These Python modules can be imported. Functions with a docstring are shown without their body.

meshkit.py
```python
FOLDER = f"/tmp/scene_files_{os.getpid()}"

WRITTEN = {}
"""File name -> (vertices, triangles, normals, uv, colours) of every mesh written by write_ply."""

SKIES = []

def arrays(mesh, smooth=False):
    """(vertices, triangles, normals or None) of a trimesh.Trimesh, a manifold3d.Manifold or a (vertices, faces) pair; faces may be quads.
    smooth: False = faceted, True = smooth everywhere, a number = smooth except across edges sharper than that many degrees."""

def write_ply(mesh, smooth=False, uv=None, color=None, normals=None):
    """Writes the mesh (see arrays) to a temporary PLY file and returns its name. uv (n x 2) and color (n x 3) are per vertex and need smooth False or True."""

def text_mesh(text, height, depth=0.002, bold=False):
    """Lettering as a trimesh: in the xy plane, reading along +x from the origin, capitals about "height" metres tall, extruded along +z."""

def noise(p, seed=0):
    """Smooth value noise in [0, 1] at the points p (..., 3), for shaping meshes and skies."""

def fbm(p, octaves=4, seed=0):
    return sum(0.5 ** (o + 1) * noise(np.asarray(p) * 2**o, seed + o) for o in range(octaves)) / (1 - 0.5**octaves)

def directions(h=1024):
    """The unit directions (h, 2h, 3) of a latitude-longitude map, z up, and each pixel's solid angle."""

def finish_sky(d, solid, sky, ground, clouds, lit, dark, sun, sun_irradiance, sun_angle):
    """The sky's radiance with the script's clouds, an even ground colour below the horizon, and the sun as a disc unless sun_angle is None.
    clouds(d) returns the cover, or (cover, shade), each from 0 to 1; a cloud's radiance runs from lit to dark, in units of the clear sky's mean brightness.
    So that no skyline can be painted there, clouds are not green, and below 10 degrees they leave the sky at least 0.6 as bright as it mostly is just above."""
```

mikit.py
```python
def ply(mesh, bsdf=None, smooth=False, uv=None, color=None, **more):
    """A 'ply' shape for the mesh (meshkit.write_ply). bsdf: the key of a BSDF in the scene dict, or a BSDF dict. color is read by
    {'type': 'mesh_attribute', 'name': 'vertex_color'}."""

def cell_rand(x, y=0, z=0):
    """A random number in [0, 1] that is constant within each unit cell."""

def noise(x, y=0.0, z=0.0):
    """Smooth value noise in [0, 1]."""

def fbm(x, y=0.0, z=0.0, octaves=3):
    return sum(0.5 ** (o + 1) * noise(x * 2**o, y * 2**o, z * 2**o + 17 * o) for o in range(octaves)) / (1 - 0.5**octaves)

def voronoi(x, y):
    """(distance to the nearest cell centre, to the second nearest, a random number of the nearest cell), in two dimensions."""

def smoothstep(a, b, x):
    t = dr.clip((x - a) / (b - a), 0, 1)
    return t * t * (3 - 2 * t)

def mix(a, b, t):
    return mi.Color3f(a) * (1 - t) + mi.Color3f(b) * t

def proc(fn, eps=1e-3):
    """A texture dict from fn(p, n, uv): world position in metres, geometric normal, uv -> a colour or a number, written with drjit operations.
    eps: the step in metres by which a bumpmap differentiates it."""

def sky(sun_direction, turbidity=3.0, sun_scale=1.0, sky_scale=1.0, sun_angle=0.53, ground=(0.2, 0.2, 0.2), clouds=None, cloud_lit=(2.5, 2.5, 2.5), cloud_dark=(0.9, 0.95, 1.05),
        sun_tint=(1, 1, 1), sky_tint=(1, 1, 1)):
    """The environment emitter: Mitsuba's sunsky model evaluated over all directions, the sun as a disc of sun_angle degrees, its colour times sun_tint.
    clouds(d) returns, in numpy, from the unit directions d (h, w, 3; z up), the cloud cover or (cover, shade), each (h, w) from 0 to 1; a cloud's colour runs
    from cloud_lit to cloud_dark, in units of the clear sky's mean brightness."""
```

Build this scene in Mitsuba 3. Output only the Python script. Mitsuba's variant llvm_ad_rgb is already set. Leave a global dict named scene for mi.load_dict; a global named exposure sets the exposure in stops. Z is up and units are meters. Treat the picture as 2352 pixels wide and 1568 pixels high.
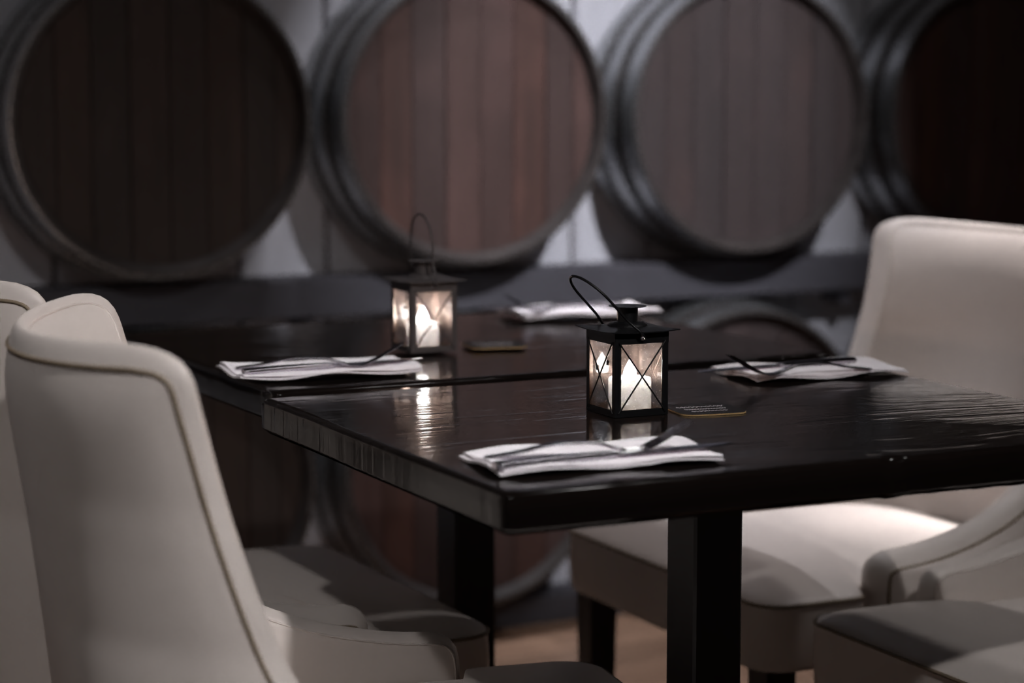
import math
import numpy as np
import trimesh
import mitsuba as mi
import drjit as dr
import mikit, meshkit
from mikit import ply, proc, noise, fbm, smoothstep, mix, cell_rand
from mitsuba import ScalarTransform4f as T

scene = {'type': 'scene'}
labels = {}
exposure = 0.0
rng = np.random.default_rng(7)

# ------------------------------------------------------------------ camera
CAM_H, PITCH, YAW, FPX = 1.124, 0.1216, 0.4529, 5090.0
fw = np.array([math.sin(YAW) * math.cos(PITCH), math.cos(YAW) * math.cos(PITCH), -math.sin(PITCH)])
eye = np.array([0.0, 0.0, CAM_H])
scene['camera'] = {'type': 'thinlens', 'fov': math.degrees(2 * math.atan(1176 / FPX)), 'fov_axis': 'x',
                   'aperture_radius': 0.0130, 'focus_distance': 2.42, 'near_clip': 0.05, 'far_clip': 60.0,
                   'to_world': T().look_at(origin=eye.tolist(), target=(eye + fw).tolist(), up=[0, 0, 1])}

# ------------------------------------------------------------------ light of the room (ceiling lamps, several of them added; their fittings are built below)
# (x, y, radiance rgb, radius) recessed downlights, and aimed track spots (position, target, intensity, cutoff, beam)
COOL, NEUT, WARM = np.array([0.98, 0.975, 1.03]), np.array([1.0, 0.965, 0.955]), np.array([1.0, 0.86, 0.74])
# downlights: (x, y, intensity straight down, tint, radius, where); spots: (position, target, intensity, cutoff, beam, label)
DOWNLIGHTS = [(2.1, 1.85, 2.1, NEUT, 0.09, 'added unseen to brighten the near right chair'), (-1.4, 3.4, 0.5, COOL, 0.07, 'at the left end of the barrels')]  # the first is an added lamp for the near right seat
SPOTS = [((2.15, 1.3, 2.86), (2.14, 4.05, 0.92), 36.0 * COOL, 12.5, 7.0, 'small black ceiling spotlight aimed at the two middle barrels'),
         ((2.75, 3.0, 2.86), (2.2, 2.70, 0.9), 28.0 * np.array([1.0, 0.93, 0.91]), 6.9, 2.5, 'small black ceiling spotlight aimed at the right hand chair back'),
         ((2.95, 3.15, 2.86), (1.6, 2.75, 0.45), 5.8 * np.array([1.0, 0.90, 0.89]), 9.2, 4.5, 'added unseen spotlight that brightens the right hand seat'),  # added second lamp, only to light the seat
         ((1.85, 3.35, 2.86), (1.8, 3.3, 0.0), 10.0 * COOL, 24.0, 12.0, 'added unseen spotlight that brightens the floor between table and barrels')]  # added lamp to lift the dark floor and the far napkin
# unseen tube lights, made deep to cut off the beam: position of the mouth, target, intensity, lamp radius, tube length, label
TUBES = [((1.00, -0.2, 2.60), (0.83, 2.02, 0.75), 21.0 * NEUT, 0.07, 0.30, 'unseen ceiling tube light aimed at the nearer table, deep to cut its beam'),
         ((-0.30, 0.8, 2.60), (0.50, 2.3, 0.75), 6.0 * NEUT, 0.07, 0.33, 'unseen ceiling tube light added to brighten the farther left chair')]  # this one is an added fill for the farther left chair back
CEIL = 3.0

# ------------------------------------------------------------------ helpers
def rgb(*c): return {'type': 'rgb', 'value': [float(x) for x in c]}
def srgb(r, g, b): return [((c / 255) / 12.92 if c <= 10 else ((c / 255 + 0.055) / 1.055) ** 2.4) for c in (r, g, b)]

def bsdf(name, **kw):
    scene['mat_' + name] = {'type': 'twosided', 'id': 'mat_' + name, 'b': {'type': 'principled', **kw}}
def M(name): return 'mat_' + name

used = set()
def numbered(key):
    if key not in used:
        used.add(key); return key
    n = 1
    while f'{key}_{n:03d}' in used: n += 1
    used.add(f'{key}_{n:03d}'); return f'{key}_{n:03d}'

def thing(name, label, cat, group=None):
    k = numbered(name)
    labels[k] = {'label': label, 'category': cat}
    if group: labels[k]['group'] = group
    return k
def part(parent, name, shape, label=None, kind=None, to_world=None):
    k = numbered(parent + '__' + name)
    s = dict(shape)
    if to_world is not None: s['to_world'] = to_world
    scene[k] = s
    if label or kind: labels[k] = {a: b for a, b in (('label', label), ('kind', kind)) if b}
    return k
def structure(name, shape=None, label=None):
    k = numbered(name); labels[k] = {'kind': 'structure'}
    if label: labels[k]['label'] = label
    if shape: scene[k] = shape
    return k
def copies(proto_parts, key, to_world):
    """proto_parts: list of (name path, shape, label, kind)"""
    names = {}
    for path, shp, lab, kind in proto_parts:
        up, _, nm = path.rpartition('__')
        parent = key if not up else names[up]
        names_key = path
        i = 1
        while names_key in names: names_key = f'{path}#{i}'; i += 1
        names[names_key] = part(parent, nm.split('#')[0], shp, lab, kind, to_world)

def grid_mesh(P, close_u=False, close_v=False):
    """P (n,m,3) -> mesh"""
    n, m = P.shape[:2]
    idx = np.arange(n * m).reshape(n, m)
    a = np.concatenate([idx, idx[:1]], 0) if close_u else idx
    a = np.concatenate([a, a[:, :1]], 1) if close_v else a
    q = np.stack([a[:-1, :-1], a[1:, :-1], a[1:, 1:], a[:-1, 1:]], -1).reshape(-1, 4)
    return trimesh.Trimesh(P.reshape(-1, 3), np.vstack([q[:, [0, 1, 2]], q[:, [0, 2, 3]]]), process=False)
def cat(*ms): return trimesh.util.concatenate([m for m in ms])
def fix(m):
    m = trimesh.Trimesh(m.vertices, m.faces, process=False); m.merge_vertices(digits_vertex=6); m.update_faces(m.nondegenerate_faces()); trimesh.repair.fix_normals(m, multibody=True); return m
def tube(pts, r, sides=8, caps=True, closed=False):
    p = np.asarray(pts, float); n = len(p)
    t = (np.roll(p, -1, 0) - np.roll(p, 1, 0)) if closed else np.gradient(p, axis=0)
    t /= np.linalg.norm(t, axis=1, keepdims=True) + 1e-12
    # parallel transport
    ref = np.array([0, 0, 1.0]) if abs(t[0, 2]) < 0.9 else np.array([1.0, 0, 0])
    a = np.cross(t[0], ref); a /= np.linalg.norm(a)
    A = []
    for k in range(n):
        a = a - t[k] * np.dot(a, t[k]); a /= np.linalg.norm(a) + 1e-12; A.append(a)
    A = np.array(A); B = np.cross(t, A)
    ang = np.arange(sides) * 2 * np.pi / sides
    rr = np.broadcast_to(r, (n,))[:, None, None]
    P = p[:, None] + rr * (np.cos(ang)[None, :, None] * A[:, None] + np.sin(ang)[None, :, None] * B[:, None])
    m = grid_mesh(P, close_u=closed, close_v=True)
    if caps and not closed:
        v = np.vstack([m.vertices, p[:1], p[-1:]]); f = [m.faces]
        i = np.arange(sides); j = (i + 1) % sides
        f.append(np.stack([np.full(sides, n * sides), i, j], -1)); e = (n - 1) * sides
        f.append(np.stack([np.full(sides, n * sides + 1), e + j, e + i], -1))
        m = trimesh.Trimesh(v, np.vstack(f), process=False)
    return m
def lathe(prof, n=32, arc=(0, 2 * np.pi)):
    """prof [(r,z)] around z"""
    full = abs(arc[1] - arc[0] - 2 * np.pi) < 1e-6
    a = np.linspace(arc[0], arc[1], n, endpoint=not full)
    pr = np.asarray(prof, float)
    P = np.stack([pr[None, :, 0] * np.cos(a)[:, None], pr[None, :, 0] * np.sin(a)[:, None], np.broadcast_to(pr[None, :, 1], (len(a), len(pr)))], -1)
    return grid_mesh(P, close_u=full)
def box(x0, x1, y0, y1, z0, z1, bev=0.0):
    """box with chamfered edges"""
    if bev <= 0:
        m = trimesh.creation.box([x1 - x0, y1 - y0, z1 - z0])
    else:
        sx, sy, sz = (x1 - x0) / 2, (y1 - y0) / 2, (z1 - z0) / 2
        pts = []
        for a in (-1, 1):
            for b in (-1, 1):
                for c in (-1, 1):
                    pts += [(a * sx, b * (sy - bev), c * (sz - bev)), (a * (sx - bev), b * sy, c * (sz - bev)), (a * (sx - bev), b * (sy - bev), c * sz)]
        m = trimesh.convex.convex_hull(np.array(pts))
    m.apply_translation([(x0 + x1) / 2, (y0 + y1) / 2, (z0 + z1) / 2]); return m
def taper_box(cx, cy, z0, z1, w0, w1):
    v = np.array([[cx + a * w / 2, cy + b * w / 2, z] for z, w in ((z0, w0), (z1, w1)) for a in (-1, 1) for b in (-1, 1)])
    return trimesh.convex.convex_hull(v)
def smoothpath(pts, n):
    from scipy.interpolate import PchipInterpolator
    p = np.asarray(pts, float); d = np.r_[0, np.cumsum(np.linalg.norm(np.diff(p, axis=0), axis=1))]
    s = np.linspace(0, d[-1], n); return np.stack([PchipInterpolator(d, p[:, k])(s) for k in range(p.shape[1])], -1)

# ------------------------------------------------------------------ materials
def leather_bump(p, n, uv):
    return (fbm(p.x * 260, p.y * 260, p.z * 260, 3) + 0.6 * noise(p.x * 30, p.y * 30, p.z * 30)) * 0.00012
scene['mat_leather'] = {'type': 'twosided', 'b': {'type': 'principled', 'base_color': rgb(*srgb(208, 199, 193)), 'roughness': 0.44, 'specular': 0.5}}
bsdf('piping', base_color=rgb(*srgb(122, 108, 90)), roughness=0.6)
bsdf('chair_leg', base_color=rgb(0.006, 0.006, 0.007), roughness=0.45)

def table_color(p, n, uv):
    g = fbm(p.x * 3.0, p.y * 60.0, p.z * 40.0, 3)
    return mix((0.0025, 0.0020, 0.0018), (0.0075, 0.0052, 0.0045), g)
def table_bump(p, n, uv):
    w = fbm(p.x * 2.2, p.y * 6.0, 0.0, 2)
    a = fbm(p.x * 5.0, p.y * 130.0 + 10.0 * w, 3.0, 3)
    b = smoothstep(0.60, 0.80, noise(p.x * 6.0, p.y * 95.0 + 14.0 * w, 9.0))
    c = noise(p.x * 25, p.y * 420.0, 5.0)
    return 0.00021 * a - 0.00026 * b + 0.00003 * c
scene['mat_table'] = {'type': 'twosided', 'b': {'type': 'bumpmap', 'scale': 1.0, 't': proc(table_bump, 4e-4),
                      'b': {'type': 'principled', 'base_color': proc(table_color), 'roughness': 0.10, 'specular': 0.15}}}
bsdf('table_iron', base_color=rgb(0.005, 0.005, 0.006), roughness=0.45)
bsdf('black_iron', base_color=rgb(0.004, 0.004, 0.0045), roughness=0.42, specular=0.25)
bsdf('hazed_iron', base_color=rgb(0.055, 0.048, 0.049), roughness=0.5, specular=0.4)  # black iron greyed: haze and light on the farther lantern put into the colour
scene['mat_steel'] = {'type': 'twosided', 'b': {'type': 'roughconductor', 'material': 'Cr', 'alpha': 0.09, 'specular_reflectance': rgb(0.95, 0.95, 0.97)}}
scene['mat_steel_edge'] = {'type': 'twosided', 'b': {'type': 'roughconductor', 'material': 'Cr', 'alpha': 0.14}}
bsdf('paper', base_color=rgb(*srgb(244, 240, 244)), roughness=0.9, specular=0.15)
bsdf('paper_grey', base_color=rgb(*srgb(214, 210, 214)), roughness=0.9, specular=0.15)
bsdf('card_black', base_color=rgb(0.010, 0.009, 0.009), roughness=0.5, specular=0.2)
bsdf('card_edge', base_color=rgb(*srgb(158, 130, 90)), roughness=0.8)
bsdf('card_print', base_color=rgb(*srgb(165, 160, 165)), roughness=0.5)

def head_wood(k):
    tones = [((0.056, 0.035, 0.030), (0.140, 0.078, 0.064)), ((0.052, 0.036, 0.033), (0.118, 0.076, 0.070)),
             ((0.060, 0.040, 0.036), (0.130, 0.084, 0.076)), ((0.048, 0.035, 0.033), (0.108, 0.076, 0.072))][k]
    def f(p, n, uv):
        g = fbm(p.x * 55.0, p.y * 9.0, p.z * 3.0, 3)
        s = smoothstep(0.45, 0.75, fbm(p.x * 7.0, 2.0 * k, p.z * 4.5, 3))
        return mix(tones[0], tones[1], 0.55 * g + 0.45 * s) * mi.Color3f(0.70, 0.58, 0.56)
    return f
for k in range(4): bsdf(f'head_wood_{k}', base_color=proc(head_wood(k)), roughness=0.62, specular=0.35)
def head_grey(k):
    f = head_wood(k)
    return lambda p, n, uv: mix(f(p, n, uv), mi.Color3f(0.043, 0.038, 0.040), 0.65)
for k in range(4): bsdf(f'head_grey_{k}', base_color=proc(head_grey(k)), roughness=0.62, specular=0.35)
def head_shaded(k):  # shade painted in: head wood darkened where the spot beam misses it
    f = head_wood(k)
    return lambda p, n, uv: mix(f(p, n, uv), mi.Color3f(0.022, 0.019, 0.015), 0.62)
for k in range(4): bsdf(f'head_shaded_{k}', base_color=proc(head_shaded(k)), roughness=0.62, specular=0.3)
def stave_wood(k):
    def f(p, n, uv):
        return mix((0.012, 0.010, 0.010), (0.034, 0.027, 0.025), fbm(p.x * 40, p.y * 4, p.z * 40, 3)) * (0.8 + 0.25 * k)
    return f
for k in range(3): bsdf(f'stave_wood_{k}', base_color=proc(stave_wood(k)), roughness=0.55, specular=0.4)
def chime_color(p, n, uv): return mix((0.022, 0.018, 0.018), (0.050, 0.042, 0.040), fbm(p.x * 25, p.y * 25, p.z * 25, 2))
bsdf('chime_wood', base_color=proc(chime_color), roughness=0.6)
bsdf('hoop', base_color=rgb(0.42, 0.43, 0.44), roughness=0.34, metallic=0.9)
bsdf('rack_steel', base_color=rgb(*srgb(70, 69, 75)), roughness=0.6, specular=0.3)
def board_color(k):
    def f(p, n, uv):
        return mix(srgb(178, 178, 186), srgb(196, 196, 203), fbm(p.x * 4, p.y, p.z * 1.5, 2)) * (0.94 + 0.03 * k)
    return f
for k in range(3): bsdf(f'wall_board_{k}', base_color=proc(board_color(k)), roughness=0.75, specular=0.2)
bsdf('batten', base_color=rgb(*srgb(140, 140, 148)), roughness=0.7, specular=0.2)
bsdf('plaster', base_color=rgb(*srgb(84, 78, 75)), roughness=0.9, specular=0.1)
bsdf('ceiling_paint', base_color=rgb(*srgb(50, 48, 48)), roughness=0.9, specular=0.1)
def floor_wood(k):
    def f(p, n, uv):
        g = fbm(p.x * 4.0, p.y * 70.0, 1.7 * k, 3)
        return mix(srgb(122, 92, 74), srgb(178, 146, 124), g) * (0.85 + 0.12 * k)
    return f
for k in range(4): bsdf(f'floor_wood_{k}', base_color=proc(floor_wood(k)), roughness=0.38, specular=0.4)
bsdf('subfloor', base_color=rgb(*srgb(96, 74, 62)), roughness=0.6)

def smudge(p, n, uv):
    s = smoothstep(0.35, 0.8, fbm(p.x * 70 + p.y * 30, p.z * 45, 2.0, 3))
    d = smoothstep(0.80, 0.90, noise(p.x * 700 + p.y * 300, p.y * 500, p.z * 700))
    return 0.015 + 0.035 * s + 0.08 * d
scene['mat_pane'] = {'type': 'blendbsdf', 'weight': proc(smudge),
                     'a': {'type': 'thindielectric', 'int_ior': 1.5},
                     'b': {'type': 'principledthin', 'base_color': rgb(0.9, 0.87, 0.85), 'roughness': 0.6, 'diff_trans': 1.2, 'spec_trans': 0.0}}
scene['mat_wax'] = {'type': 'principledthin', 'base_color': rgb(0.93, 0.80, 0.71), 'roughness': 0.45, 'diff_trans': 0.9, 'spec_trans': 0.0}
bsdf('wick', base_color=rgb(0.01, 0.01, 0.01), roughness=0.9)
bsdf('lamp_ring', base_color=rgb(0.5, 0.5, 0.5), roughness=0.5)

# ------------------------------------------------------------------ the room
RX0, RX1, RY0, RY1 = -2.6, 6.4, -3.0, 4.066
floor = structure('floor')
part(floor, 'subfloor', ply(box(RX0, RX1, RY0, RY1, -0.08, -0.014), M('subfloor')))
PW, GAPW = 0.125, 0.003
y = RY0
rows = []
while y < RY1 - 0.01:
    rows.append((y, min(y + PW, RY1))); y += PW
for i, (a, b) in enumerate(rows):
    near = b > 2.3                    # where the photograph shows the floor, each board by itself
    L = 1.5 if near else 4.6
    x = RX0 - (i * 0.61) % L
    while x < RX1:
        xa, xb = max(x, RX0), min(x + L, RX1)
        if xb - xa > 0.05:
            k = int(rng.integers(0, 4))
            part(floor, 'plank', ply(box(xa + GAPW / 2, xb - GAPW / 2, a + GAPW / 2, b - GAPW / 2, -0.014, 0.0, 0.0015), M(f'floor_wood_{k}')))
        x += L
wall = structure('wall_back')
part(wall, 'backing', ply(box(RX0, RX1, RY1, RY1 + 0.12, 0, CEIL), M('plaster')))
BW, x0 = 0.1803, 1.570 - 0.1803 * 23
i = 0
while x0 + BW * i < RX1:
    xa, xb = max(RX0, x0 + BW * i), min(RX1, x0 + BW * (i + 1))
    if xb - xa > 0.02:
        part(wall, 'board', ply(box(xa + 0.0035, xb - 0.0035, RY1 - 0.016, RY1, 0.0, CEIL, 0.006), M(f'wall_board_{int(rng.integers(0, 3))}')))
    i += 1
structure('wall_left', ply(box(RX0 - 0.12, RX0, RY0, RY1, 0, CEIL), M('plaster')))
structure('wall_right', ply(box(RX1, RX1 + 0.12, RY0, RY1, 0, CEIL), M('plaster')))
structure('wall_front', ply(box(RX0, RX1, RY0 - 0.12, RY0, 0, CEIL), M('plaster')))
structure('ceiling', ply(box(RX0, RX1, RY0, RY1, CEIL, CEIL + 0.12), M('ceiling_paint')))

for x, y, power, tint, r, where in DOWNLIGHTS:
    e = power * tint / (math.pi * r * r)
    k = thing('ceiling_light', 'round recessed ceiling downlight ' + where, 'ceiling light', 'recessed ceiling downlights')
    ring = lathe([(r, 0), (r + 0.022, 0), (r + 0.022, -0.012), (r, -0.012), (r, 0)], 32); ring.apply_translation([x, y, CEIL - 0.001])
    part(k, 'ring', ply(fix(ring), M('lamp_ring')))
    part(k, 'lamp', {'type': 'disk', 'to_world': T().translate([x, y, CEIL - 0.008]).rotate([1, 0, 0], 180).scale(r),
                     'bsdf': {'type': 'diffuse', 'reflectance': rgb(0.1, 0.1, 0.1)}, 'emitter': {'type': 'area', 'radiance': rgb(*e)}})
for i, (pos, tgt, inten, cut, beam, lab) in enumerate(SPOTS):
    k = thing('track_spotlight', lab, 'spotlight', 'ceiling spotlights')
    d = np.array(tgt) - np.array(pos); d /= np.linalg.norm(d); p = np.array(pos)
    can = lathe([(0.0, -0.13), (0.035, -0.13), (0.04, -0.02), (0.04, -0.012), (0.034, -0.012), (0.03, -0.10), (0.0, -0.10)], 24)
    z = d; xax = np.cross([0, 0, 1.0], z); xax /= np.linalg.norm(xax); yax = np.cross(z, xax)
    Mx = np.eye(4); Mx[:3, 0], Mx[:3, 1], Mx[:3, 2], Mx[:3, 3] = xax, yax, z, p
    can.apply_transform(Mx)
    part(k, 'can', ply(fix(can), M('black_iron'), smooth=40))
    part(k, 'stem', ply(tube([p - d * 0.13, [p[0] - d[0] * 0.13, p[1] - d[1] * 0.13, CEIL - 0.001]], 0.008), M('black_iron')))
    scene[f'beam_{i}'] = {'type': 'spot', 'to_world': T().look_at(origin=p.tolist(), target=list(tgt), up=[0, 0, 1]),
                          'intensity': rgb(*inten), 'cutoff_angle': cut, 'beam_width': beam}

for pos, tgt, inten, lr, L, lab in TUBES:
    k = thing('unseen_tube_light', lab, 'spotlight')
    p = np.array(pos); d = np.array(tgt) - p; d /= np.linalg.norm(d)
    xax = np.cross([0, 0, 1.0], d); xax /= np.linalg.norm(xax); Mx = np.eye(4); Mx[:3, 0], Mx[:3, 1], Mx[:3, 2], Mx[:3, 3] = xax, np.cross(d, xax), d, p
    can = lathe([(0.0, -L - 0.02), (lr + 0.009, -L - 0.02), (lr + 0.009, 0.0), (lr + 0.006, 0.0), (lr + 0.006, -L - 0.01), (0.0, -L - 0.01)], 40); can.apply_transform(Mx)
    part(k, 'tube', ply(fix(can), M('chair_leg'), smooth=40))
    part(k, 'stem', ply(tube([p - d * (L + 0.015), [*(p - d * (L + 0.015))[:2], CEIL - 0.001]], 0.008), M('black_iron')))
    part(k, 'lamp', {'type': 'disk', 'to_world': T().look_at(origin=(p - d * L).tolist(), target=p.tolist(), up=[0, 0, 1]).scale(lr),
                     'bsdf': {'type': 'diffuse', 'reflectance': rgb(0.1, 0.1, 0.1)}, 'emitter': {'type': 'area', 'radiance': rgb(*(inten / (math.pi * lr * lr)))}})

# ------------------------------------------------------------------ barrels
S, BX, BY, BZ, TIER = 0.62, 1.188, 3.884, 1.032, 0.675
LEN, RE, RB = 0.186, 0.278, 0.304             # cut barrel fronts standing against the boarded wall
def brad(s):                                 # s from 0 (front) to 1 (at the wall)
    return RE + (RB - RE) * (1 - (2 * s * 0.23 - 1) ** 2)
NST = 26
def barrel_parts():
    P = []
    yf = -0.024
    # staves: outside, front chime face, bevel, croze
    r_in = RE - 0.019
    ss = np.linspace(0, 1, 13)
    for k in range(NST):
        a0, a1 = 2 * np.pi * k / NST + 0.0035, 2 * np.pi * (k + 1) / NST - 0.0035
        prof = [(r_in, 0.03), (r_in, 0.001), (RE - 0.008, yf)] + [(brad(s), yf + LEN * s) for s in ss] + [(RE - 0.02, yf + LEN)]
        prof = np.array(prof)
        aa = np.array([a0, (a0 + a1) / 2, a1])
        G = np.stack([prof[None, :, 0] * np.cos(aa)[:, None], np.broadcast_to(prof[None, :, 1], (3, len(prof))), prof[None, :, 0] * np.sin(aa)[:, None]], -1)
        # edges going inward so that the joints have depth
        inner = G.copy(); inner[..., 0] *= 0.955; inner[..., 2] *= 0.955
        lo = np.stack([inner[0], G[0]], 0)[:, 3:]; hi = np.stack([G[2], inner[2]], 0)[:, 3:]
        P.append(('stave', ply(cat(grid_mesh(G), grid_mesh(lo), grid_mesh(hi)), M(f'stave_wood_{k % 3}'), smooth=35), None, None))
    # the chime rim (paler end grain): one ring
    ring = [(r_in - 0.001, 0.0), (RE - 0.0085, yf - 0.0015), (RE - 0.001, yf - 0.001)]
    a = np.linspace(0, 2 * np.pi, 96, endpoint=False); pr = np.array(ring)
    G = np.stack([pr[None, :, 0] * np.cos(a)[:, None], np.broadcast_to(pr[None, :, 1], (96, 3)), pr[None, :, 0] * np.sin(a)[:, None]], -1)
    P.append(('chime', ply(grid_mesh(G, close_u=True), M('chime_wood'), smooth=40), 'paler rim of the barrel head', None))
    # head boards
    edges = np.array([-1, -0.74, -0.49, -0.22, 0.06, 0.33, 0.60, 0.83, 1]) * (r_in + 0.002)
    for i in range(len(edges) - 1):
        xa, xb = edges[i] + 0.0012, edges[i + 1] - 0.0012
        R = r_in + 0.002
        xs = np.linspace(xa, xb, 7); zt = np.sqrt(np.maximum(R * R - xs ** 2, 1e-8))
        poly = np.vstack([np.stack([xs, zt], -1), np.stack([xs[::-1], -zt[::-1]], -1)])
        from shapely.geometry import Polygon
        m = trimesh.creation.extrude_polygon(Polygon(poly), 0.02, engine='earcut')
        v = m.vertices.copy(); dz = 0.0007 * ((i * 7) % 3)
        m.vertices = np.stack([v[:, 0], 0.021 - v[:, 2] + dz, v[:, 1]], -1); m.invert()
        P.append(('head_board', ply(fix(m), M(f'head_wood_{(i * 3 + 1) % 4}')), None, None))
    # rear head
    m = lathe([(0, 0), (RE - 0.015, 0)], 40); m.vertices = m.vertices[:, [0, 2, 1]] + [0, yf + LEN - 0.02, 0]
    P.append(('rear_head', ply(m, M('stave_wood_1')), None, None))
    # hoops
    for s0, s1 in ((0.02, 0.24), (0.42, 0.64), (0.80, 0.98)):
        pr = np.array([(brad(s0) - 0.001, s0), (brad(s0) + 0.002, s0), (brad((s0 + s1) / 2) + 0.0025, (s0 + s1) / 2), (brad(s1) + 0.002, s1), (brad(s1) - 0.001, s1)])
        pr[:, 1] = yf + LEN * pr[:, 1]
        a = np.linspace(0, 2 * np.pi, 96, endpoint=False)
        G = np.stack([pr[None, :, 0] * np.cos(a)[:, None], np.broadcast_to(pr[None, :, 1], (96, 5)), pr[None, :, 0] * np.sin(a)[:, None]], -1)
        P.append(('hoop', ply(grid_mesh(G, close_u=True), M('hoop'), smooth=50), None, None))
    return P
BP = barrel_parts()
up_lab = ['wine barrel at the upper left, shade painted into its head, above the cream chairs', 'wine barrel with a reddish brown streaked head, right behind the farther lit lantern',
          'wine barrel with an even greyish brown head, behind and above the nearer lantern', 'wine barrel cut by the right photo edge, behind the tall cream chair back']
lo_lab = ['lower barrel seen below the table between the left chair back and the far table leg', 'lower barrel below the tables behind the far table leg, its bottom rim showing',
          'lower barrel whose black top rim shows above the table right of the nearer lantern', 'lower barrel hidden mostly behind the right cream chair back']
order = [0, 5, 9, 14]
for tier in (0, 1):
    for i in range(4):
        k = thing('wine_barrel', (up_lab if tier == 0 else lo_lab)[i], 'barrel', 'wine barrels on the rack')
        z = BZ - tier * TIER
        parts = BP
        if i in (0, 2):      # the barrel with shade painted on its head, and the greyer one
            parts = [(a, {**b, 'bsdf': {'type': 'ref', 'id': b['bsdf']['id'].replace('head_wood', 'head_shaded' if i == 0 else 'head_grey')}}, c, d) for a, b, c, d in BP]
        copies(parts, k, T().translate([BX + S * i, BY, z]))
# the ledges that the barrels stand on
XA, XB = RX0 + 0.4, RX1 - 0.4
def ledge(label, z0, z1):
    k = thing('barrel_ledge', label, 'ledge', 'ledges under the barrels')
    part(k, 'fascia', ply(box(XA, XB, 3.955, 3.975, z0, z1, 0.003), M('rack_steel')))
    part(k, 'ledge_top', ply(box(XA, XB, 3.9755, RY1 - 0.017, z1 - 0.014, z1, 0.001), M('rack_steel')))
    x = BX - S * 5.5
    while x < XA + 0.1: x += S
    while x < XB:
        part(k, 'bracket', ply(box(x - 0.012, x + 0.012, 3.9755, RY1 - 0.017, z0 - 0.03 if z0 > 0.05 else z0, z1 - 0.0145), M('rack_steel'))); x += S
ledge('grey ledge along the wall under the upper row of barrels', 0.655, 0.730)
ledge('low grey ledge at the floor under the lower row of barrels', 0.0, 0.058)

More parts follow.
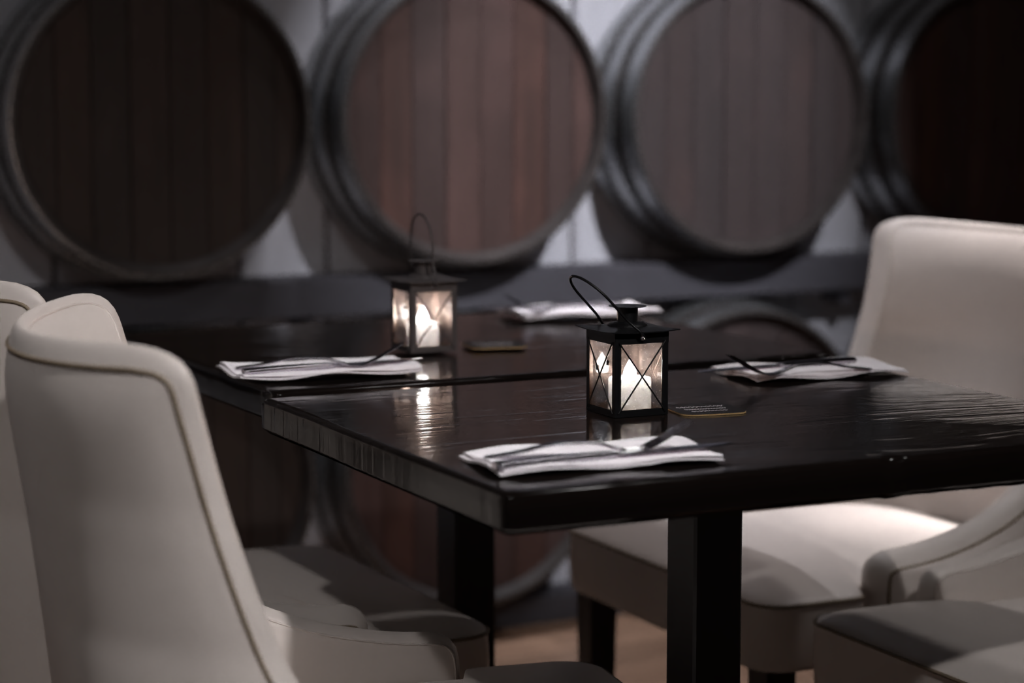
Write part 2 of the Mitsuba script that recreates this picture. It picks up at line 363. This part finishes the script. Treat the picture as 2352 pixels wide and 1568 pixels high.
# ------------------------------------------------------------------ tables
TT = 0.75
def smooth_np(a, b, x):
    t = np.clip((x - a) / (b - a), 0, 1); return t * t * (3 - 2 * t)
def slab(x0, x1, y0, y1, th, seed, chip=0.03):
    """thick board with worn, slightly wavy edges"""
    r = 0.006
    nx, ny = 160, 110
    def per(off, z):
        a = np.linspace(0, 1, nx); b = np.linspace(0, 1, ny)
        pts = np.vstack([np.stack([x0 + (x1 - x0) * a, np.full(nx, y0)], -1)[:-1], np.stack([np.full(ny, x1), y0 + (y1 - y0) * b], -1)[:-1],
                         np.stack([x1 - (x1 - x0) * a, np.full(nx, y1)], -1)[:-1], np.stack([np.full(ny, x0), y1 - (y1 - y0) * b], -1)[:-1]])
        c = np.array([(x0 + x1) / 2, (y0 + y1) / 2]); h = np.array([(x1 - x0) / 2, (y1 - y0) / 2])
        q = pts - c; s = np.sign(q); q = s * np.minimum(np.abs(q), h - off)
        # round the corners a little
        rc = 0.008; d = np.abs(q) - (h - off - rc); m = (d > 0).all(1); L = np.linalg.norm(d, axis=1)
        q[m] = (s * ((h - off - rc) + d / np.maximum(L, 1e-9)[:, None] * np.minimum(L, rc)[:, None]))[m]
        pts = q + c
        w = meshkit.fbm(np.c_[pts * 9, np.full(len(pts), seed + z * 8)], 3) - 0.5
        ch = np.clip(meshkit.noise(np.c_[pts * 38, np.full(len(pts), seed * 3.0)]) - 0.58, 0, 1) * smooth_np(x0 + 0.30, x0 + 0.48, pts[:, 0]) * (pts[:, 1] < y0 + 0.02)
        return pts, w, ch
    rings = []
    for off, z, wz in ((r * 1.6, TT, 0), (r * 0.55, TT - r * 0.3, 1), (0, TT - r, 1), (0, TT - th * 0.5, 1), (0.0, TT - th + r, 1), (r, TT - th, 1)):
        p, w, ch = per(off, z)
        dirn = p - np.array([(x0 + x1) / 2, (y0 + y1) / 2]); dirn = np.sign(dirn) * (np.abs(np.abs(dirn) - np.array([(x1 - x0) / 2, (y1 - y0) / 2])) < 0.012)
        p = p + dirn * (w * 0.004)[:, None] - dirn * (ch * chip * (z > TT - r * 1.5))[:, None]
        rings.append(np.c_[p, z - wz * ch * 0.008])
    R = np.stack(rings, 0)
    side = grid_mesh(R, close_v=True)
    def capm(ring, flip):
        from shapely.geometry import Polygon
        n = len(ring); c = ring.mean(0); v = np.vstack([ring, c]); i = np.arange(n); j = (i + 1) % n
        f = np.stack([i, j, np.full(n, n)], -1)
        return trimesh.Trimesh(v, f[:, ::-1] if flip else f, process=False)
    return fix(cat(side, capm(R[0], False), capm(R[-1], True)))
def table(x0, y0, w, d, label, seed, rot=0.0, dz=0.0, chip=0.03):
    k = thing('dining_table', label, 'table', 'dark wooden tables pushed together')
    tw = T().translate([x0, y0, dz]).rotate([0, 0, 1], rot).translate([-x0, -y0, 0])
    part(k, 'tabletop', ply(slab(x0, x0 + w, y0, y0 + d, 0.04, seed, chip), M('table'), smooth=40), None, None, tw)
    cx, cy = x0 + w / 2 + 0.008, y0 + d / 2
    part(k, 'mounting_plate', ply(box(cx - 0.16, cx + 0.16, cy - 0.16, cy + 0.16, TT - 0.046, TT - 0.0405, 0.001), M('table_iron')), None, None, tw)
    part(k, 'leg', ply(box(cx - 0.031, cx + 0.031, cy - 0.031, cy + 0.031, 0.012, TT - 0.046, 0.003), M('table_iron')), None, None, tw)
    part(k, 'base', ply(box(cx - 0.2, cx + 0.2, cy - 0.2, cy + 0.2, 0.0, 0.012, 0.003), M('table_iron')), None, None, tw)
    return k
T1X, T1Y, TW, TD = 0.845, 1.7505, 0.789, 0.6495
table(T1X, T1Y, TW, TD, 'nearer dark wooden table carrying the black lantern, its corner towards the camera', 3)
table(0.868, 2.4135, TW, TD, 'farther dark wooden table behind the gap, carrying the blurred lantern', 11, 1.0, 0.004, 0.0)

# ------------------------------------------------------------------ chairs (local: x forward, y left, z up)
PROFILE = [(0.389, 0.335), (0.389, 0.40), (0.389, 0.445), (0.386, 0.468), (0.374, 0.484), (0.355, 0.491), (0.319, 0.494), (0.248, 0.507), (0.185, 0.527), (0.138, 0.551), (0.108, 0.578),
           (0.090, 0.606), (0.076, 0.640), (0.047, 0.727), (0.016, 0.840), (0.008, 0.868), (-0.004, 0.884), (-0.024, 0.893), (-0.045, 0.895)]
HW = 0.295
def profile(off, npr=72):
    """the front and top outline of the shell, drawn back by off"""
    p = smoothpath(PROFILE, npr)
    t = np.gradient(p, axis=0); t /= np.linalg.norm(t, axis=1, keepdims=True)
    n = np.stack([t[:, 1], -t[:, 0]], -1); n[0] = (1, 0); n[-1] = (0, 1)
    q = p - n * off
    q[0, 1] = p[0, 1]
    return q
def shell(inset0, off, nth=61, dz=0.0, top=None):
    """U-shaped plan that widens into a round arc towards the top, cut off in front by the profile"""
    pf = profile(off); npr = len(pf); dtf = 0.0
    out = np.zeros((npr, nth, 3))
    for i, (tf, z) in enumerate(pf):
        inset = inset0 if top is None else top(z)
        tb = np.interp(z, [0.33, 0.5, 0.7, 0.9], [-0.060, -0.078, -0.102, -0.132]) + inset * 1.1
        n = np.interp(z, [0.33, 0.5, 0.62, 0.75, 0.9], [3.4, 3.2, 2.5, 2.15, 2.0])
        w = np.interp(z, [0.33, 0.5, 0.62, 0.9], [HW, HW, 0.315, 0.385]) - inset
        D = np.interp(z, [0.33, 0.5, 0.62, 0.9], [0.455, 0.47, 0.44, 0.385]) - inset
        q = np.clip(1 - (tf + dtf - tb) / D, 0, 1)
        tm = math.acos(q ** (n / 2))
        th = np.linspace(-1, 1, nth) * tm
        c, sn = np.abs(np.cos(th)), np.abs(np.sin(th))
        yy = np.sign(th) * w * sn ** (2 / n); tt = tb + D * (1 - c ** (2 / n))
        out[i] = np.stack([tt, yy, np.full(nth, z) - 0.006 * np.cos(th * np.pi / 2 / max(tm, 1e-6)) * np.interp(z, [0.6, 0.9], [0, 1]) + dz], -1)
    return out
def chair_parts():
    P = []
    roll = lambda z: 0.046 * math.sqrt(1 - min(max((z - 0.765) / 0.13, 0), 0.97) ** 2.2)
    crest = lambda z: 0.022 - 0.010 * float(smooth_np(0.78, 0.89, z))
    O, I, C = shell(0.0, 0.024), shell(0.0, 0.012, top=roll), shell(0.0, 0.0, top=crest)
    zz = I[..., 2]; mid = np.cos(np.linspace(-np.pi / 2, np.pi / 2, I.shape[1]))[None, :]
    I[..., 0] += 0.02 * np.exp(-((zz - 0.55) / 0.12) ** 2) * mid ** 2          # lumbar padding
    # the outside panel is padded: it swells out from its seams
    nr = np.cross(np.gradient(O, axis=1), np.gradient(O, axis=0)); nr /= np.linalg.norm(nr, axis=2, keepdims=True) + 1e-12
    if nr[30, 30, 0] > 0: nr = -nr
    dc = np.linalg.norm(np.diff(O, axis=1), axis=2); cum = np.concatenate([np.zeros((len(O), 1)), np.cumsum(dc, 1)], 1)
    side = np.minimum(cum, cum[:, -1:] - cum)
    dr_ = np.linalg.norm(np.diff(O[:, 30], axis=0), axis=1); down = np.r_[np.cumsum(dr_[::-1])[::-1], 0][:, None]
    O = O + nr * (0.011 * (1 - np.exp(-(np.minimum(side, down) / 0.024) ** 1.3)))[..., None]
    def border(G): return np.vstack([G[:, 0], G[-1, 1:-1], G[::-1, -1]])
    bo, bi, bc = border(O), border(I), border(C)
    ctrl = bc + 0.62 * (bc - (bo + bi) / 2)
    ks = np.linspace(0, 1, 13)[None, :, None]
    B = bo[:, None] * (1 - ks) ** 2 + 2 * ks * (1 - ks) * ctrl[:, None] + ks ** 2 * bi[:, None]
    bot = np.stack([O[0], I[0]], 0)
    mesh = fix(cat(grid_mesh(O), grid_mesh(I[:, ::-1]), grid_mesh(B), grid_mesh(bot)))
    P.append(('backrest', ply(mesh, M('leather'), smooth=50), None, None))
    P.append(('piping', ply(tube(bo[1:-1], 0.0022, 8), M('piping'), smooth=True), 'darker piping in the seam', None))
    P.append(('inner_piping', ply(tube(bi[1:-1], 0.0012, 6), M('leather'), smooth=True), 'thin stitched seam of the inside', None))
    # seat: T-shaped cushion
    r = 0.045
    pts = []
    def arc(cx, cy, a0, a1, rr, n=10):
        for a in np.linspace(math.radians(a0), math.radians(a1), n): pts.append((cx + rr * math.cos(a), cy + rr * math.sin(a)))
    arc(0.555 - r, HW - 0.004 - r, 0, 90, r); arc(0.398 + 0.012, HW - 0.004 - 0.012, 90, 180, 0.012, 5); pts.append((0.396, 0.245))
    arc(0.0 + 0.12, 0.245 - 0.12, 90, 180, 0.12); 
    half = np.array(pts); poly = np.vstack([half, half[::-1] * [1, -1]])
    d = np.r_[0, np.cumsum(np.linalg.norm(np.diff(np.vstack([poly, poly[:1]]), axis=0), axis=1))]
    s = np.linspace(0, d[-1], 200, endpoint=False); pc = np.vstack([poly, poly[:1]])
    B = np.stack([np.interp(s, d, pc[:, 0]), np.interp(s, d, pc[:, 1])], -1)
    c = np.array([0.31, 0.0])
    rings = []
    for k, z in ((0.985, 0.345), (0.997, 0.352), (1.004, 0.39), (1.0, 0.425), (0.996, 0.433)): rings.append(np.c_[c + (B - c) * k, np.full(len(B), z)])
    for k in np.r_[np.r_[np.linspace(0.985, 0.04, 22), 0.0002]]:
        rings.append(np.c_[c + (B - c) * k, np.full(len(B), 0.436 + 0.030 * (1 - k ** 3.2))])
    G = np.stack(rings, 0)
    capb = np.stack([rings[0], np.c_[np.tile(c, (len(B), 1)), np.full(len(B), 0.345)]], 0)
    P.append(('seat', ply(fix(cat(grid_mesh(G, close_v=True), grid_mesh(capb, close_v=True))), M('leather'), smooth=55), None, None))
    P.append(('seat_piping', ply(tube(np.c_[c + (B - c) * 0.999, np.full(len(B), 0.4330)], 0.0024, 7, closed=True), M('piping'), smooth=True), 'darker piping around the seat', None))
    for x in (0.075, 0.515):
        for yv in (-0.245, 0.245):
            P.append(('leg', ply(taper_box(x, yv, 0.0, 0.347, 0.034, 0.046), M('chair_leg')), 'black tapered leg', None))
    return P
CP = chair_parts()
def chair(x, y, rot, label):
    k = thing('dining_chair', label, 'chair', 'cream leather dining chairs')
    copies(CP, k, T().translate([x, y, 0]).rotate([0, 0, 1], rot))
chair(0.606, 2.050, -9, 'cream leather dining chair seen from behind, nearest to the camera on the left')
chair(0.597, 2.690, 1, 'cream leather dining chair on the left, half hidden behind the nearest chair back')
chair(2.072, 2.66, 180, 'cream leather dining chair facing left, its tall back at the right photo edge')
chair(2.090, 2.025, 180, 'cream leather chair at the lower right corner, only its arm and seat showing')

# ------------------------------------------------------------------ lanterns and candles
def lantern_parts(lean, IRON='black_iron'):
    A, Hb = 0.066, 0.092
    h = A / 2
    P = []
    P.append(('base', ply(fix(cat(box(-h, h, -h, h, 0.0, 0.0025, 0.0006), *[box(*b, 0.0, 0.0075) for b in ((-h, h, -h, -h + 0.0012), (-h, h, h - 0.0012, h), (-h, -h + 0.0012, -h, h), (h - 0.0012, h, -h, h))])), M(IRON)), None, None))
    for sx in (-1, 1):
        for sy in (-1, 1):
            a = box(*sorted((sx * h, sx * (h - 0.0075))), *sorted((sy * h, sy * (h - 0.001))), 0.0, Hb)
            b = box(*sorted((sx * h, sx * (h - 0.001))), *sorted((sy * h, sy * (h - 0.0065))), 0.0, Hb)
            P.append(('post', ply(fix(cat(a, b)), M(IRON)), None, None))
    P.append(('top_frame', ply(fix(cat(*[box(*b, Hb - 0.0125, Hb) for b in ((-h, h, -h - 0.0004, -h + 0.001), (-h, h, h - 0.001, h + 0.0004), (-h - 0.0004, -h + 0.001, -h, h), (h - 0.001, h + 0.0004, -h, h))])), M(IRON)), None, None))
    # roof: square plate rising gently to the collar
    b = 0.0425
    rings = []
    for k, z in ((1.0, Hb + 0.0000), (1.0, Hb + 0.0012), (0.62, Hb + 0.0034), (0.45, Hb + 0.0045), (0.28, Hb + 0.0045)):
        t = np.linspace(0, 1, 9)[:-1]
        sq = np.vstack([np.c_[-1 + 2 * t, -np.ones(8)], np.c_[np.ones(8), -1 + 2 * t], np.c_[1 - 2 * t, np.ones(8)], np.c_[-np.ones(8), 1 - 2 * t]]) * b * k
        if k < 0.6:
            sq = sq / np.linalg.norm(sq, axis=1, keepdims=True) * b * k
        lift = 0.0016 * (np.abs(sq[:, :1] / (b * k)) * np.abs(sq[:, 1:] / (b * k))) ** 3 if k > 0.9 else 0
        rings.append(np.c_[sq, np.full(32, z)[:, None] + lift])
    P.append(('roof', ply(fix(grid_mesh(np.stack(rings), close_v=True)), M(IRON), smooth=25), None, None))
    P.append(('collar', ply(lathe([(0.0225, Hb + 0.0035), (0.0215, Hb + 0.0055), (0.0175, Hb + 0.0078), (0.0120, Hb + 0.009)], 40), M(IRON), smooth=True), None, None))
    P.append(('chimney', ply(lathe([(0.0115, Hb + 0.008), (0.0115, Hb + 0.0246), (0.0108, Hb + 0.0246), (0.0108, Hb + 0.008)], 40), M(IRON), smooth=30), None, None))
    P.append(('chimney_cap', ply(lathe([(0, Hb + 0.0252), (0.012, Hb + 0.0244), (0.0205, Hb + 0.0252), (0.0208, Hb + 0.0258), (0.012, Hb + 0.0262), (0, Hb + 0.0264)], 40), M(IRON), smooth=30), None, None))
    # handle: a wire bow hinged on two rivets
    zp, hw, Ls, R = Hb - 0.0062, h + 0.002, 0.058, h + 0.002
    loc = [(-hw, 0.0), (-hw, Ls * 0.5), (-hw, Ls)] + [(-R * math.cos(a), Ls + R * math.sin(a)) for a in np.linspace(0.12, math.pi - 0.12, 25)] + [(hw, Ls), (hw, Ls * 0.5), (hw, 0.0)]
    loc = smoothpath(loc, 60)
    # bow out round the roof edge so that the wire clears the eaves
    yy = loc[:, 0]; ll = loc[:, 1]
    clear = np.clip((0.0435 - hw), 0, 1) * np.exp(-((ll - 0.008) / 0.012) ** 2)
    yy = yy + np.sign(yy) * clear
    a = math.radians(lean)
    pts = np.stack([-ll * math.sin(a), yy, zp + ll * math.cos(a)], -1)
    P.append(('handle', ply(tube(pts, 0.00145, 8), M(IRON), smooth=True), 'thin wire handle', None))
    for sy in (-1, 1):
        m = trimesh.creation.icosphere(2, 0.0026); m.apply_scale([1, 0.8, 1]); m.apply_translation([0, sy * (h + 0.001), zp])
        P.append(('rivet', ply(m, M('steel_edge'), smooth=True), 'small shiny rivet', None))
    g = h - 0.0018
    z0, z1 = 0.004, Hb - 0.010
    for ax, sgn in (('y', -1), ('y', 1), ('x', -1), ('x', 1)):
        q = np.array([[-g + 0.002, sgn * g, z0], [g - 0.002, sgn * g, z0], [g - 0.002, sgn * g, z1], [-g + 0.002, sgn * g, z1]])
        w = [np.array([[-h + 0.004, sgn * (h + 0.0008), 0.004], [h - 0.004, sgn * (h + 0.0008), Hb - 0.010]]), np.array([[h - 0.004, sgn * (h + 0.0014), 0.004], [-h + 0.004, sgn * (h + 0.0014), Hb - 0.010]])]
        if ax == 'x':
            q = q[:, [1, 0, 2]]; w = [v[:, [1, 0, 2]] for v in w]
        P.append(('pane', ply(trimesh.Trimesh(q, [[0, 1, 2], [0, 2, 3]], process=False), M('pane')), 'smudged glass pane', None))
        for v in w: P.append(('cross_wire', ply(tube(v, 0.00085, 6), M(IRON), smooth=True), 'thin crossed wire', None))
        # small tabs that hold the pane
    for (tx, ty, tz) in ((-g + 0.001, -0.012, 0.058), (-g + 0.001, 0.012, 0.050), (0.006, g - 0.001, 0.055), (g - 0.001, 0.002, 0.050)):
        m = box(tx - 0.0006, tx + 0.0006, ty - 0.0026, ty + 0.0026, tz - 0.0026, tz + 0.0026) if abs(tx) > abs(ty) else box(tx - 0.0026, tx + 0.0026, ty - 0.0006, ty + 0.0006, tz - 0.0026, tz + 0.0026)
        P.append(('pane_clip', ply(m, M(IRON)), None, None))
    return P
def candle(x, y, z, r, hgt, label, power):
    k = thing('candle', label, 'candle', 'lit candles inside the lanterns')
    prof = [(0.0, 0.0), (r - 0.001, 0.0), (r, 0.001), (r, hgt - 0.0015), (r - 0.001, hgt), (r - 0.003, hgt - 0.0004), (r - 0.0045, hgt - 0.006), (r - 0.0065, hgt - 0.0090), (r * 0.5, hgt - 0.0100), (0.0, hgt - 0.0102)]
    tw = T().translate([x, y, z])
    part(k, 'wax', ply(lathe(prof, 48), M('wax'), smooth=40), 'white glowing wax', None, tw)
    part(k, 'wick', ply(tube([(0, 0, hgt - 0.0102), (0.0003, 0, hgt - 0.0080), (0.001, 0, hgt - 0.0055)], 0.0007, 6), M('wick'), smooth=True), 'black wick', None, tw)
    fl = lathe([(0.0001, -0.0115), (0.0045, -0.0095), (0.0074, -0.0045), (0.0076, 0.0005), (0.0058, 0.0065), (0.0026, 0.0125), (0.0001, 0.0165)], 24)
    fl.apply_translation([0, 0, hgt + 0.0045])
    fl.invert() if fl.volume < 0 else None
    part(k, 'flame', {**ply(fl, {'type': 'diffuse', 'reflectance': rgb(0, 0, 0)}, smooth=True), 'emitter': {'type': 'area', 'radiance': rgb(*(power * np.array([1.0, 0.71, 0.58])))}}, 'bright flame', None, tw)
LN, LF = (1.138 + 0.033, 2.084 + 0.033), (1.136 + 0.033, 2.635 + 0.033)
k = thing('candle_lantern', 'small black metal lantern in sharp focus, handle leaning left, on the nearer table', 'lantern', 'candle lanterns')
copies(lantern_parts(44), k, T().translate([LN[0], LN[1], TT + 0.0005]))
k = thing('candle_lantern', 'blurred lantern, its iron greyed for haze, with upright handle on the farther table', 'lantern', 'candle lanterns')
copies(lantern_parts(3, 'hazed_iron'), k, T().translate([LF[0], LF[1], TT + 0.0045 + 0.0035]))
candle(LN[0] + 0.003, LN[1] - 0.001, TT + 0.0032, 0.0235, 0.036, 'white candle burning inside the sharp black lantern', 430.0)
candle(LF[0] - 0.002, LF[1], TT + 0.0107, 0.0215, 0.034, 'white candle burning inside the blurred lantern', 560.0)

# ------------------------------------------------------------------ place settings
def frame(p0, p1):
    d = np.array(p1) - np.array(p0); return math.degrees(math.atan2(d[1], d[0]))
def napkin(cx, cy, w, d, rot, seed, label, zb):
    k = thing('paper_napkin', label, 'napkin', 'folded white napkins under the cutlery')
    nx, ny = 48, 24
    tw = T().translate([cx, cy, zb]).rotate([0, 0, 1], rot)
    for j, (lift, off, th) in enumerate(((0.0, 0.0, 0.0018), (0.0034, 0.004, 0.0018))):
        u, v = np.meshgrid(np.linspace(-1, 1, nx), np.linspace(-1, 1, ny), indexing='ij')
        X = u * w / 2 * (1 - 0.02 * j) + off * j * 0.5; Y = v * d / 2 * (1 - 0.03 * j) + 0.002 * np.sin(u * 3 + seed)
        n = meshkit.fbm(np.stack([X * 18 + seed, Y * 22, np.full_like(X, 1.0 + j + seed)], -1), 3)
        edge = np.maximum(np.abs(u), np.abs(v))
        wave = 0.0012 + 0.0042 * n + 0.0022 * smooth_np(0.75, 1.0, edge) * (0.4 + np.sin(u * 5 + v * 3 + seed))
        zt = lift + np.maximum(wave, 0.0008) + th; zbm = np.maximum(zt - th - 0.0006, 0.0002 + lift * 0.5)
        fold = smooth_np(0.93, 1.0, np.abs(v)); zt = zt * (1 - 0.25 * fold) 
        top = np.stack([X, Y, zt], -1); bot = np.stack([X, Y, np.minimum(zbm, zt - 0.0004)], -1)
        m = fix(cat(grid_mesh(top), grid_mesh(bot[:, ::-1]), *[grid_mesh(np.stack([a, b], 0)) for a, b in ((bot[0], top[0]), (top[-1], bot[-1]), (top[:, 0], bot[:, 0]), (bot[:, -1], top[:, -1]))]))
        part(k, 'layer', ply(m, M('paper' if j else 'paper_grey'), smooth=60), None, None, tw)
    return k
def smooth_np(a, b, x):
    t = np.clip((x - a) / (b - a), 0, 1); return t * t * (3 - 2 * t)
def loft(path, nsub=40, sides=12, power=2.4):
    """path rows: s, y, z, half width, half thickness -> closed superelliptic tube along x"""
    p = smoothpath(path, nsub)
    a = np.linspace(0, 2 * np.pi, sides, endpoint=False)
    cs, sn = np.sign(np.cos(a)) * np.abs(np.cos(a)) ** (2 / power), np.sign(np.sin(a)) * np.abs(np.sin(a)) ** (2 / power)
    G = np.stack([np.broadcast_to(p[:, :1], (nsub, sides)), p[:, 1:2] + p[:, 3:4] * cs, p[:, 2:3] + p[:, 4:5] * sn], -1)
    m = grid_mesh(G, close_v=True)
    v = np.vstack([m.vertices, p[0, :3], p[-1, :3]]); i = np.arange(sides); j = (i + 1) % sides; e = (nsub - 1) * sides
    f = np.vstack([m.faces, np.stack([np.full(sides, len(v) - 2), i, j], -1), np.stack([np.full(sides, len(v) - 1), e + j, e + i], -1)])
    return fix(trimesh.Trimesh(v, f, process=False))
def fork_parts():
    P = []
    h = loft([(0, 0, 0.0015, 0.0045, 0.001), (0.006, 0, 0.002, 0.0075, 0.0013), (0.03, 0, 0.0050, 0.0070, 0.0016), (0.075, 0, 0.0125, 0.0045, 0.0018), (0.105, 0, 0.0120, 0.0034, 0.002), (0.130, 0, 0.0055, 0.0036, 0.0018),
              (0.140, 0, 0.0035, 0.0075, 0.0013), (0.150, 0, 0.0035, 0.0112, 0.0011), (0.160, 0, 0.0060, 0.0122, 0.0010)], 60)
    P.append(('handle', ply(h, M('steel'), smooth=45), None, None))
    for k in range(4):
        yv = (k - 1.5) * 0.0064
        t = loft([(0.158, yv, 0.0055, 0.0024, 0.0010), (0.172, yv, 0.0120, 0.0021, 0.0010), (0.188, yv * 0.98, 0.0215, 0.0018, 0.0009), (0.203, yv * 0.95, 0.0300, 0.0010, 0.0006)], 16, 8)
        P.append(('tine', ply(t, M('steel'), smooth=45), None, None))
    return P
def knife_parts():
    h = loft([(0, 0, 0.004, 0.0060, 0.0030), (0.004, 0, 0.004, 0.0085, 0.0038), (0.05, 0, 0.0045, 0.0078, 0.0040), (0.10, 0, 0.0045, 0.0062, 0.0036), (0.113, 0, 0.0045, 0.0060, 0.0034), (0.118, 0, 0.0045, 0.0050, 0.0025)], 50)
    b = loft([(0.114, 0, 0.0045, 0.0045, 0.0014), (0.125, -0.0015, 0.0045, 0.0080, 0.0012), (0.17, -0.0015, 0.0045, 0.0092, 0.0010), (0.215, -0.001, 0.0045, 0.0085, 0.0009), (0.235, 0.002, 0.0045, 0.0045, 0.0007), (0.241, 0.004, 0.0045, 0.0012, 0.0005)], 40, 10)
    return [('handle', ply(h, M('steel'), smooth=45), None, None), ('blade', ply(b, M('steel_edge'), smooth=45), None, None)]
FP, KP = fork_parts(), knife_parts()
FG, KG = 'forks on the napkins', 'knives on the napkins'
def setting(nap, fork, knife, labs, seed, zb):
    napkin(*nap, seed, labs[0], zb)
    (fx, fy), (gx, gy), tilt = fork
    k = thing('dinner_fork', labs[1], 'fork', FG)
    copies(FP, k, T().translate([fx, fy, zb + 0.0085]).rotate([0, 0, 1], frame((fx, fy), (gx, gy))).rotate([0, 1, 0], -tilt))
    (fx, fy), (gx, gy), sc = knife
    k = thing('table_knife', labs[2], 'knife', KG)
    copies(KP, k, T().translate([fx, fy, zb + 0.0075]).rotate([0, 0, 1], frame((fx, fy), (gx, gy))).scale([sc, 1, 1]))
Z1, Z2 = TT + 0.0004, TT + 0.0075
setting((0.990, 1.863, 0.230, 0.116, -5), ((0.882, 1.872), (1.078, 1.826), 0), ((0.868, 1.822), (1.141, 1.830), 1.1),
        ['white napkin near the front corner of the nearer table, below the sharp lantern', 'fork with raised tines in front of the sharp lantern', 'knife on the napkin nearest to the camera'], 1.3, Z1)
setting((0.965, 2.522, 0.228, 0.118, -4), ((0.862, 2.535), (1.046, 2.462), 0), ((0.855, 2.488), (1.100, 2.500), 1.0),
        ['white napkin left of the blurred lantern, beside the left chair', 'fork on the napkin left of the blurred lantern, tines up', 'knife on the napkin left of the blurred lantern'], 4.1, Z2)
setting((1.527, 2.292, 0.216, 0.118, 178), ((1.578, 2.236), (1.374, 2.236), 0), ((1.603, 2.306), (1.372, 2.292), 1.0),
        ['white napkin in front of the right chair, right of the sharp lantern', 'fork on the napkin in front of the right chair, tines pointing left', 'knife on the napkin in front of the right chair'], 7.7, Z1)
setting((1.555, 2.962, 0.222, 0.122, 176), ((1.615, 2.915), (1.42, 2.925), 0), ((1.640, 2.985), (1.405, 2.985), 1.0),
        ['white napkin at the far edge of the farther table, between the two lanterns', 'fork on the far napkin between the two lanterns', 'shining knife on the far napkin between the two lanterns'], 9.2, Z2)

# coasters
def coaster(cx, cy, rot, label, zb):
    from shapely.geometry import box as sbox
    k = thing('drinks_coaster', label, 'coaster', 'black card coasters on the tables')
    s = 0.078
    def body(grow, z0, z1):
        m = trimesh.creation.extrude_polygon(sbox(-s / 2 + 0.016 - grow, -s / 2 + 0.016 - grow, s / 2 - 0.016 + grow, s / 2 - 0.016 + grow).buffer(0.016, 10), z1 - z0, engine='earcut')
        m.apply_translation([0, 0, z0]); return m
    tw = T().translate([cx, cy, zb]).rotate([0, 0, 1], rot)
    part(k, 'board', ply(body(0, 0.0, 0.0016), M('card_edge')), 'tan cut edge of the card', None, tw)
    part(k, 'printed_face', ply(body(-0.0003, 0.0016, 0.0019), M('card_black')), 'black printed face', None, tw)
    r = np.random.default_rng(5)
    segs = []
    for row, (n, amp, y0) in enumerate(((9, 0.0045, 0.012), (12, 0.0035, -0.004), (8, 0.003, -0.018))):
        xs = np.linspace(-0.028, 0.028, n * 6) * (1 - 0.12 * row)
        yy = y0 + amp * np.sin(np.arange(n * 6) * 1.35 + row) * (0.6 + 0.4 * r.random(n * 6))
        segs.append(tube(np.stack([xs, yy, np.full(len(xs), 0.0019)], -1), 0.0005, 4))
    part(k, 'script_print', ply(cat(*segs), M('card_print')), 'pale handwritten style print', None, tw)
coaster(1.255, 2.092, -8, 'black card coaster lying right beside the sharp lantern', TT + 0.0004)
coaster(1.272, 2.668, -12, 'blurred black card coaster right of the farther lantern', TT + 0.0075)
